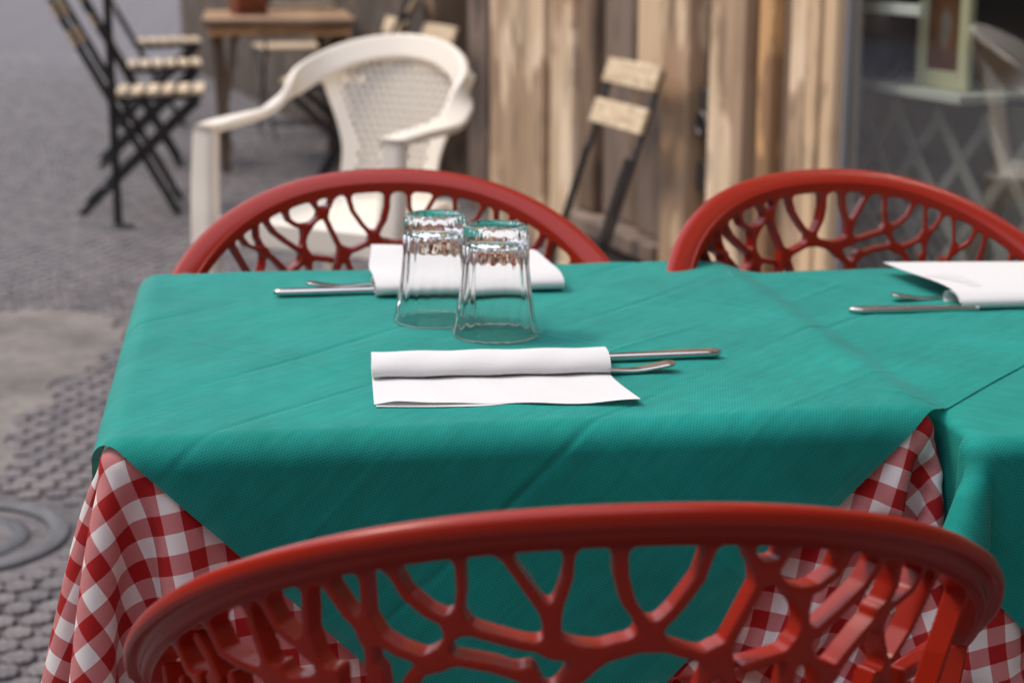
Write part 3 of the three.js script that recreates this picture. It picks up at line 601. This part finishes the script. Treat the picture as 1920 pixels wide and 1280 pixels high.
// checked cloth: red and white threads crossing
const checkTex = texture(512, 512, (u, v, i, j) => {
  const a = u < 0.5, b = v < 0.5, tw = ((i + j) >> 1) & 3, th = fbm(N2, u, v, 128, 128, 1) * 0.08;
  const red = [0.66, 0.02, 0.035], white = [0.93, 0.91, 0.91];
  let t = a && b ? 0 : !a && !b ? 1 : (tw < 2 ? 0.28 : 0.72);
  const e = Math.min(Math.abs(v - 0.5), v, 1 - v); if (e < 0.006 && ((i >> 2) & 1)) t = Math.min(1, t + 0.35);
  const c = mix3(red, white, t), k = 0.93 + th; return [c[0] * k, c[1] * k, c[2] * k];
}, true);
checkTex.anisotropy = 8;
const weaveBump = texture(256, 256, (u, v) => 0.5 + 0.25 * Math.sin(u * Math.PI * 2 * 40) + 0.25 * Math.sin(v * Math.PI * 2 * 40), false);
const checkMat = new THREE.MeshPhysicalMaterial({ map: checkTex, roughness: 0.85, sheen: 0.25, sheenRoughness: 0.6, bumpMap: weaveBump, bumpScale: 0.0002, side: THREE.DoubleSide });
// green cloth: thin pressed fabric with a fine dimple pattern and the creases of its folding
const GREEN = 1.0;
const dimple = (u, v) => { const p = 1 / 0.0029, x = u * p, y = v * p * 1.1547, r = Math.floor(y), X = x + (r & 1) * 0.5, fx = X - Math.floor(X) - 0.5, fy = (y - r - 0.5) * 0.866; return 1 - smooth(0.18, 0.42, Math.hypot(fx, fy)); };
const crease = (u, v) => { let h = 0; const line = (q, c, w, s) => { h += s * Math.exp(-Math.abs(q - c) / w); }; const wob = 0.004 * (fbm(N3, u, v, 6, 6, 2) - 0.5);
  line(u + wob, 0.25, 0.004, 1); line(u + wob, 0.5, 0.004, -1.1); line(u - wob, 0.75, 0.004, 1); line(v + wob, 0.25, 0.004, -0.9); line(v - wob, 0.5, 0.004, 1.1); line(v + wob, 0.75, 0.004, -1);
  line(v + wob, 0.125, 0.005, 0.5); line(v + wob, 0.375, 0.005, -0.5); line(v - wob, 0.625, 0.005, 0.5); return h; };
const greenBump = texture(2048, 2048, (u, v) => 0.5 + 0.05 * crease(u, v) - 0.075 * dimple(u, v) + 0.16 * (fbm(N1, u, v, 9, 14, 4) - 0.5), false, false);
const greenCol = texture(2048, 2048, (u, v) => { const k = 1 + 0.16 * (fbm(N2, u, v, 7, 10, 5) - 0.5) + 0.12 * (fbm(N1, u, v, 220, 34, 2) - 0.5) - 0.2 * dimple(u, v), w = fbm(N3, u, v, 12, 12, 3) - 0.5; return [(0.08 + 0.03 * w) * k, 0.645 * k, (0.605 + 0.02 * w) * k]; }, true, false);
greenBump.anisotropy = greenCol.anisotropy = 8;
const greenMat = new THREE.MeshPhysicalMaterial({ map: greenCol, bumpMap: greenBump, bumpScale: 0.0016, roughness: 0.8, sheen: 0.1, sheenRoughness: 0.5, sheenColor: lin(0.4, 0.8, 0.8), transmission: 0.22, specularIntensity: 0.35, thickness: 0, transparent: true, opacity: 0.93, side: THREE.DoubleSide });

function cloth(name, label, category, geo, mat, group) { const m = new THREE.Mesh(geo, mat); m.name = numbered(name); m.castShadow = m.receiveShadow = true; m.userData = { label, category, group }; scene.add(m); return m; }
const CHECK = 0.0325;
{
  const size = 1.30, n = 101, cx = 0, cz = -0.35, rest = (i, j) => [cx + (i / (n - 1) - 0.5) * size, cz + (j / (n - 1) - 0.5) * size];
  const box = { ...T1, bot: TOP1 - 0.045, r: 0.018, off: 0.0016 }, d = drape({ n, rest, start: prefold(T1, TOP1 + 0.003), boxes: [box, { x0: -0.35, x1: 0.35, z0: -0.68, z1: -0.016, top: TOP1 - 0.05, r: 0.01, off: 0.001 }], bend: 0.06, seed: 3,
    keep: (P, k) => {
      const x = P[k], y = P[k + 1], z = P[k + 2];
      if (x > 0.3575 && z < 0.05 && y < 0.742) P[k] = 0.3575;
      if (x > 0.352 && z >= 0.05) P[k] = 0.352;
      const h = 0.752 - y; if (y < 0.74 && Math.abs(x) + h < 0.342 && z > 0.0035 && z < 0.12) P[k + 2] = 0.0035;
      if (y < 0.74 && Math.abs(z + 0.35) + h < 0.342 && x < -0.3535) P[k] = -0.3535;
    } });
  cloth('tablecloth', 'red and white checked tablecloth hanging below the green cloth of the middle table', 'tablecloth', clothGeometry(d, 3, (u, v) => [u * size / CHECK, v * size / CHECK + 0.25], null, (P, k) => { pushOut(P, k, box); if (P[k + 1] > TOP1) P[k + 1] = Math.min(P[k + 1], TOP1 + 0.0022); }), checkMat, 'checked tablecloths');
}
{
  const size = 1.30, n = 81, cx = 0.712, cz = -0.305, rest = (i, j) => [cx + (i / (n - 1) - 0.5) * size, cz + (j / (n - 1) - 0.5) * size];
  const box = { ...T2, bot: TOP2 - 0.045, r: 0.018, off: 0.0014 }, d = drape({ n, rest, start: prefold(T2, TOP2 + 0.003), boxes: [box, { x0: 0.364, x1: 1.04, z0: -0.64, z1: 0.045, top: TOP2 - 0.05, r: 0.01, off: 0.001 }], bend: 0.06, seed: 8,
    keep: (P, k) => {
      const x = P[k], y = P[k + 1], z = P[k + 2];
      if (x < 0.3592 && z < 0.03) P[k] = 0.3592;
      if (P[k] < 0.3605) P[k] = 0.3605;
      const zm = 0.0585 + Math.max(0, 0.56 - y) * 0.12; if (z > zm) P[k + 2] = zm;
      const h = TOP2 + 0.006 - y; if (y < TOP2 - 0.004 && Math.abs(x - 0.66) + h < 0.36 && z > 0.0585 && z < 0.2 && x > 0.365) P[k + 2] = 0.0585;
    } });
  cloth('tablecloth', 'red and white checked tablecloth low at the right edge, under the right-hand green cloth', 'tablecloth', clothGeometry(d, 3, (u, v) => [u * size / CHECK + 0.4, v * size / CHECK], null, (P, k) => { pushOut(P, k, box); if (P[k + 1] > TOP2) P[k + 1] = Math.min(P[k + 1], TOP2 + 0.002); if (P[k] < 0.3605) P[k] = 0.3605; const zm = 0.0588 + Math.max(0, 0.56 - P[k + 1]) * 0.12; if (P[k + 2] > zm) P[k + 2] = zm; }), checkMat, 'checked tablecloths');
}
// pressed cloth laid cornerwise: flat on top, bent with radius R over each edge and hanging from there
function laid(T, y, R, opt) {
  const tilt = opt.tilt ?? {};
  // distance s past the start of the bend -> [out, down]
  const bend = (s, a) => { const q = R * a; if (s <= 0) return [0, 0]; if (s < q) { const t = s / R; return [R * Math.sin(t), R * (1 - Math.cos(t))]; } return [R * Math.sin(a) + (s - q) * Math.cos(a), R * (1 - Math.cos(a)) + (s - q) * Math.sin(a)]; };
  return (X, Z) => {
    const ex = X > 0.5 * (T.x0 + T.x1) ? X - (T.x1 + opt.off - R) : (T.x0 - opt.off + R) - X, ez = Z > 0.5 * (T.z0 + T.z1) ? Z - (T.z1 + opt.off - R) : (T.z0 - opt.off + R) - Z;
    const sx = X > 0.5 * (T.x0 + T.x1) ? 1 : -1, sz = Z > 0.5 * (T.z0 + T.z1) ? 1 : -1, dx = Math.max(0, ex), dz = Math.max(0, ez), bx = X - sx * dx, bz = Z - sz * dz;
    const side = (d, along, key) => bend(d, Math.PI / 2 - rad((tilt[key] ?? 2) + (opt.wave ?? 1.2) * Math.sin(along * 9 + 1)));
    if (opt.right !== undefined && sx > 0 && ex > 0) { const f = smooth(0.0, 0.045, ex), g = side(dz, X, sz > 0 ? 'front' : 'back'); const yy = y + (opt.right - y) * f; return [X - 0.001 * f, yy - g[1] * (1 - f), dz > 0 ? bz + sz * (g[0] * (1 - f) + dz * f) : Z]; }
    if (!dz) { const g = side(dx, Z, sx > 0 ? 'right' : 'left'); return [bx + sx * g[0], y - g[1], Z]; }
    if (!dx) { const g = side(dz, X, sz > 0 ? 'front' : 'back'); return [X, y - g[1], bz + sz * g[0]]; }
    const r = Math.hypot(dx, dz), t = Math.atan2(dz, dx), g = bend(r, Math.PI / 2 - rad(opt.cone ?? 20) * Math.sin(2 * t) * smooth(0.01, 0.06, r));
    return [bx + sx * g[0] * Math.cos(t), y - g[1], bz + sz * g[0] * Math.sin(t)];
  };
}
const ripple = (s, y0) => (x, y, z) => (y > y0 ? 1 : 0.3) * (0.0008 * Math.sin(x * 21 + z * 9 + s) * Math.sin(z * 17 - x * 6 + s * 2) + 0.0003 * Math.sin(x * 70 + z * 55 + s));
// folds pressed into the cloth when it lay packed: small ridges (+) and grooves (-) along lines of its own weave
const FOLDS = [['u', 0.43, -1], ['u', 0.195, -0.8], ['u', 0.56, -0.8], ['u', 0.672, 1], ['u', 0.78, -0.9], ['v', 0.475, 0.8], ['v', 0.72, 0.5], ['v', 0.235, -0.6], ['u', 0.90, 0.5]];
function folds(u, v) {
  let h = 0;
  for (const [a, c, s] of FOLDS) { const q = a === 'u' ? u : v, o = a === 'u' ? v : u, d = Math.abs(q - c - 0.006 * Math.sin(o * 7 + c * 20)); h += s * 0.0015 * Math.max(0, 1 - d / 0.0055) * (0.55 + 0.45 * Math.sin(o * 11 + c * 31)); }
  return h + 0.0006 * (fbm(N1, u, v, 22, 60, 3) - 0.5);
}
function laidGeometry(place, n, rest, uvOf, lift, soft = 1) {
  const pos = [], uv = [], idx = [];
  for (let j = 0; j <= n; j++) for (let i = 0; i <= n; i++) { const [X, Z] = rest(i / n, j / n), p = place(X, Z), e = 0.002, pa = place(X + e, Z), pb = place(X, Z + e), h = folds(...uvOf(i / n, j / n)) * soft + 0.0004, t1 = [0, 1, 2].map(q => pa[q] - p[q]), t2 = [0, 1, 2].map(q => pb[q] - p[q]), nn = [t2[1] * t1[2] - t2[2] * t1[1], t2[2] * t1[0] - t2[0] * t1[2], t2[0] * t1[1] - t2[1] * t1[0]], L = Math.hypot(...nn) || 1; p[1] += lift(...p); for (let q = 0; q < 3; q++) p[q] += nn[q] / L * h; pos.push(...p); uv.push(...uvOf(i / n, j / n)); }
  for (let j = 0; j < n; j++) for (let i = 0; i < n; i++) { const a = j * (n + 1) + i; idx.push(a, a + n + 1, a + 1, a + 1, a + n + 1, a + n + 2); }
  return geom(pos, idx, uv);
}
{
  const s2 = Math.SQRT1_2, rest = (u, v) => [((u - 0.5) - (v - 0.5)) * s2 * 0.972, ((u - 0.5) + (v - 0.5)) * s2 * 0.972 - 0.35];
  cloth('green_tablecloth', 'green tablecloth on the middle table, laid cornerwise over the checked cloth', 'tablecloth',
    laidGeometry(laid(T1, TOP1 + 0.0065, 0.026, { off: 0.0085, right: TOP2 + 0.0070, tilt: { front: 1, left: 6, back: 3 } }), 440, rest, (u, v) => [u, v], ripple(0, 0.73)), greenMat, 'green tablecloths');
}
{
  const s2 = Math.SQRT1_2, rest = (u, v) => [((u - 0.5) - (v - 0.5)) * s2 * GREEN + 0.650, ((u - 0.5) + (v - 0.5)) * s2 * GREEN - 0.245];
  const p = laid(T2, TOP2 + 0.0055, 0.017, { off: 0.0065, tilt: { front: 1, left: -1 }, wave: 1.5, cone: 34 });
  cloth('green_tablecloth', 'green tablecloth on the right-hand table, cut off by the edge of the picture', 'tablecloth',
    laidGeometry((X, Z) => { const q = p(X, Z); if (q[0] < 0.3606 && q[2] < 0.03) q[0] = 0.3606; return q; }, 280, rest, (u, v) => [v, u], ripple(0, 0.72), 0.35), greenMat, 'green tablecloths');
}
const CLOTH1 = TOP1 + 0.0076, CLOTH2 = TOP2 + 0.006;

// ---------------------------------------------------------------- glasses, napkins, cutlery
const glassMat = new THREE.MeshPhysicalMaterial({ color: lin(1, 1, 1), roughness: 0.01, transmission: 1, thickness: 0.05, ior: 1.4 });
function makeTumbler(label, pos, turn) {
  const t = thing('drinking_glass', label, 'glass', pos, turn, 'upturned drinking glasses');
  // outer side from the mouth (down) to the base (up), then the inside back down: radius, height, depth of the flutes
  const prof = [[0.0432, 0.0004, 0], [0.0438, 0.0014, 0], [0.0436, 0.003, 0.0001], [0.0422, 0.010, 0.0003], [0.0402, 0.020, 0.0004], [0.0382, 0.031, 0.0004], [0.0363, 0.043, 0.0004], [0.0348, 0.055, 0.0004], [0.0337, 0.066, 0.0004], [0.0332, 0.0735, 0.0004], [0.0334, 0.076, 0.0005], [0.0335, 0.080, 0.0007], [0.0333, 0.090, 0.0008], [0.0330, 0.101, 0.0008], [0.0322, 0.106, 0.0006], [0.0305, 0.1095, 0.0002], [0.0285, 0.111, 0], [0.026, 0.1105, 0], [0.022, 0.108, 0], [0.012, 0.1068, 0], [0.0002, 0.1065, 0]];
  const inn = [[0.0002, 0.0965, 0], [0.012, 0.0962, 0], [0.021, 0.0945, 0], [0.0268, 0.0915, 0.0003], [0.0296, 0.086, 0.0006], [0.0306, 0.076, 0.0005], [0.0313, 0.064, 0.0004], [0.0326, 0.053, 0.0003], [0.0345, 0.041, 0.0002], [0.0366, 0.029, 0.0001], [0.0389, 0.017, 0], [0.0411, 0.0075, 0], [0.0424, 0.002, 0], [0.0428, 0.0006, 0]];
  const rings = [...prof, ...inn], n = 160, pos2 = [], idx = [];
  for (const [r, y, f] of rings) for (let k = 0; k < n; k++) { const a = k / n * 2 * Math.PI, q = r - f * (0.5 - 0.5 * Math.cos(a * 20)) * 1.6; pos2.push(q * Math.cos(a), y, q * Math.sin(a)); }
  for (let i = 0; i < rings.length; i++) { if (i === prof.length - 1) continue; const j = (i + 1) % rings.length; for (let k = 0; k < n; k++) { const a = i * n + k, b = i * n + (k + 1) % n, c = j * n + k, e = j * n + (k + 1) % n; idx.push(a, c, b, b, c, e); } }
  part('glass', geom(pos2, idx), glassMat, t);
  return t;
}
const glass1 = makeTumbler('upturned fluted drinking glass nearer the rolled napkin, in front of the other glass', [0.0148, CLOTH1, -0.325], 0.1);
copyOf(glass1, 'upturned fluted drinking glass standing behind and left of the other glass', [-0.0375, CLOTH1, -0.397], 0.5);

const paperBump = texture(256, 256, (u, v) => 0.5 * fbm(N1, u, v, 64, 64, 2) + 0.5 * (0.5 + 0.5 * Math.sin(u * 2 * Math.PI * 64) * Math.sin(v * 2 * Math.PI * 64)), false);
const paper = new THREE.MeshPhysicalMaterial({ color: lin(0.74, 0.735, 0.745), roughness: 0.9, bumpMap: paperBump, bumpScale: 0.0004, side: THREE.DoubleSide, transmission: 0.12, thickness: 0 });
// a strip of paper that follows a section (list of [back, up] from its loose edge) along x from x0 to x1
function strip(section, x0, x1, nx, shape) {
  const c = new THREE.CatmullRomCurve3(section.map(([z, y]) => new THREE.Vector3(0, y, z)), false, 'centripetal'), n = 120, pos = [], uv = [], idx = [], L = c.getLength();
  for (let i = 0; i <= n; i++) { const p = c.getPointAt(i / n); for (let k = 0; k <= nx; k++) { const q = k / nx; let P = [x0 + (x1 - x0) * q, p.y, p.z]; if (shape) P = shape(P, i / n * L, q); pos.push(...P); uv.push(q * 2.2, i / n * L * 10); } }
  for (let i = 0; i < n; i++) for (let k = 0; k < nx; k++) { const a = i * (nx + 1) + k, b = a + nx + 1; idx.push(a, a + 1, b, b, a + 1, b + 1); }
  return geom(pos, idx, uv);
}
const ROLL2 = [[-0.02, 0.019], [-0.044, 0.0165], [-0.0545, 0.011], [-0.0545, 0.005], [-0.046, 0.0012], [-0.022, 0.0008], [-0.004, 0.0012], [0.0005, 0.006], [-0.004, 0.0125], [-0.02, 0.0165], [-0.042, 0.0145], [-0.05, 0.009]];
const ROLL = [[0.001, 0.0012], [-0.022, 0.0008], [-0.046, 0.0012], [-0.0545, 0.005], [-0.0545, 0.011], [-0.046, 0.0165], [-0.030, 0.019], [-0.014, 0.018], [-0.004, 0.0135], [-0.0005, 0.007], [-0.004, 0.0032], [-0.02, 0.0024], [-0.043, 0.003], [-0.0515, 0.007], [-0.0495, 0.0115], [-0.04, 0.0145], [-0.022, 0.0165], [-0.009, 0.013], [-0.005, 0.008]];
{
  const t = thing('paper_napkin', 'white napkin rolled round cutlery, its flap towards the viewer, in front of the glasses', 'napkin', [-0.0135, CLOTH1, -0.147], -0.055);
  const g = strip([[0.084, 0.0012], [0.06, 0.001], [0.03, 0.001], ...ROLL], -0.1085, 0.1075, 48, (P, s, q) => {
    const e = 1 - Math.min(1, s / 0.05);                                  // nearness to the loose edge
    P[2] += e * (0.012 * q - 0.004) * (1 - Math.min(1, s / 0.09)) + e * 0.002 * Math.sin(q * 9);
    P[0] += 0.011 * q * (1 - smooth(0, 0.085, s)) * (q > 0.5 ? (q - 0.5) * 2 : 0);
    P[1] += 0.0032 * e * e * smooth(0.45, 0.12, q) * smooth(-0.02, 0.1, q) + 0.0035 * e * e * smooth(0.8, 1, q);
    P[1] += 0.0004 * Math.sin(q * 23 + s * 60); return P;
  });
  part('sheet', g, paper, t);
  part('lower_ply', strip([[0.087, 0.0006], [0.06, 0.0005], [0.03, 0.0004], [0.004, 0.0004]], -0.107, 0.02, 30, (P, s, q) => { P[2] += (1 - smooth(0, 0.06, s)) * (0.004 * Math.sin(q * 3.1) - 0.003 * (1 - q) - 0.006 * smooth(0.7, 1, q)); return P; }), paper, t);
}
{
  const t = thing('paper_napkin', 'white paper napkin with its cutlery pointing left, behind the glasses at the far side', 'napkin', [0.014, CLOTH1, -0.571], Math.PI + 0.03);
  part('sheet', strip([[0.122, 0.012], [0.10, 0.014], [0.06, 0.0165], [0.02, 0.0185], ...ROLL2], -0.105, 0.106, 40, (P, s, q) => { const e = 1 - smooth(0, 0.11, s); P[1] += e * (0.004 + 0.012 * smooth(0.2, 1, q)); P[0] -= e * 0.012 * q; return P; }), paper, t);
}
{
  const t = thing('paper_napkin', 'white folded paper napkin on the right-hand table, cut off by the edge of the picture', 'napkin', [0.655, CLOTH2 + 0.001, -0.455], Math.PI - 0.03);
  part('sheet', strip([[0.165, 0.010], [0.12, 0.012], [0.06, 0.016], [0.02, 0.0185], ...ROLL2], -0.11, 0.113, 40, (P, s, q) => { const e = 1 - smooth(0, 0.19, s); P[1] += e * 0.004 * q; P[0] += e * 0.014 * q * q; return P; }), paper, t);
  part('folded_corner', strip([[0.09, 0.0155], [0.05, 0.0185], [0.01, 0.0197], [-0.012, 0.0196]], 0.06, 0.106, 12, (P, s, q) => { P[0] += -0.03 * q * smooth(0, 0.1, s) + 0.012; return P; }), paper, t);
}
const steel = std({ color: lin(0.62, 0.61, 0.60), roughness: 0.2, metalness: 1 });
// handles: along +x from the napkin; the rest of each piece lies inside the roll
function makeKnife(label, pos, turn) {
  const t = thing('table_knife', label, 'knife', pos, turn, 'knives wrapped in napkins');
  const F = []; for (let i = 0; i <= 30; i++) { const q = i / 30, x = -0.03 + 0.145 * q, end = q > 0.93 ? Math.sqrt(Math.max(0.02, 1 - ((q - 0.93) / 0.07) ** 2)) : 1; F.push({ p: [x, 0.0045 + 0.0008 * q, 0], s: [0, 0, 1], u: [0, 1, 0], k: (0.62 + 0.38 * smooth(0, 1, q)) * end, k2: 1 * (0.5 + 0.5 * end) }); }
  part('handle', sweep(F, roundRect(0.0155, 0.0072, 0.0033, 4)), steel, t);
  part('blade', new RoundedBoxGeometry(0.07, 0.0018, 0.012, 2, 0.0008).translate(-0.066, 0.009, 0.012), steel, t);
  return t;
}
function makeFork(label, pos, turn) {
  const t = thing('table_fork', label, 'fork', pos, turn, 'forks wrapped in napkins');
  const F = []; for (let i = 0; i <= 30; i++) { const q = i / 30, x = -0.03 + 0.098 * q, end = q > 0.92 ? Math.sqrt(Math.max(0.03, 1 - ((q - 0.92) / 0.08) ** 2)) : 1, y = 0.0065 - 0.0042 * Math.sin(q * 2.6) + 0.0036 * smooth(0.55, 1, q); F.push({ p: [x, y, 0], s: [0, 0, 1], u: [0, 1, 0], k: (0.45 + 0.55 * smooth(0.2, 1, q)) * end, k2: 0.6 + 0.4 * end }); }
  part('handle', sweep(F, roundRect(0.0175, 0.0034, 0.0016, 4)), steel, t);
  part('head', new RoundedBoxGeometry(0.05, 0.002, 0.014, 2, 0.0008).translate(-0.053, 0.0085, -0.017), steel, t);
  return t;
}
const knife = makeKnife('steel knife handle sticking out to the right of the rolled front napkin', [0.0975, CLOTH1 - 0.0005, -0.196], 0.03);
const fork = makeFork('short curved steel fork handle right of the rolled front napkin, below the knife', [0.089, CLOTH1, -0.152], 0.03);
copyOf(knife, 'steel knife handle pointing left from the far napkin behind the glasses', [-0.087, CLOTH1, -0.535], Math.PI - 0.0);
copyOf(fork, 'steel fork handle pointing left from the far napkin, behind its knife', [-0.097, CLOTH1 + 0.001, -0.566], Math.PI + 0.03);
copyOf(knife, 'steel knife handle pointing left from the napkin on the right-hand table', [0.531, CLOTH2 - 0.0005, -0.408], Math.PI - 0.04);
copyOf(fork, 'steel fork handle pointing left on the right-hand table, behind its knife', [0.552, CLOTH2 + 0.0005, -0.468], Math.PI + 0.02);

renderer.render(scene, camera);
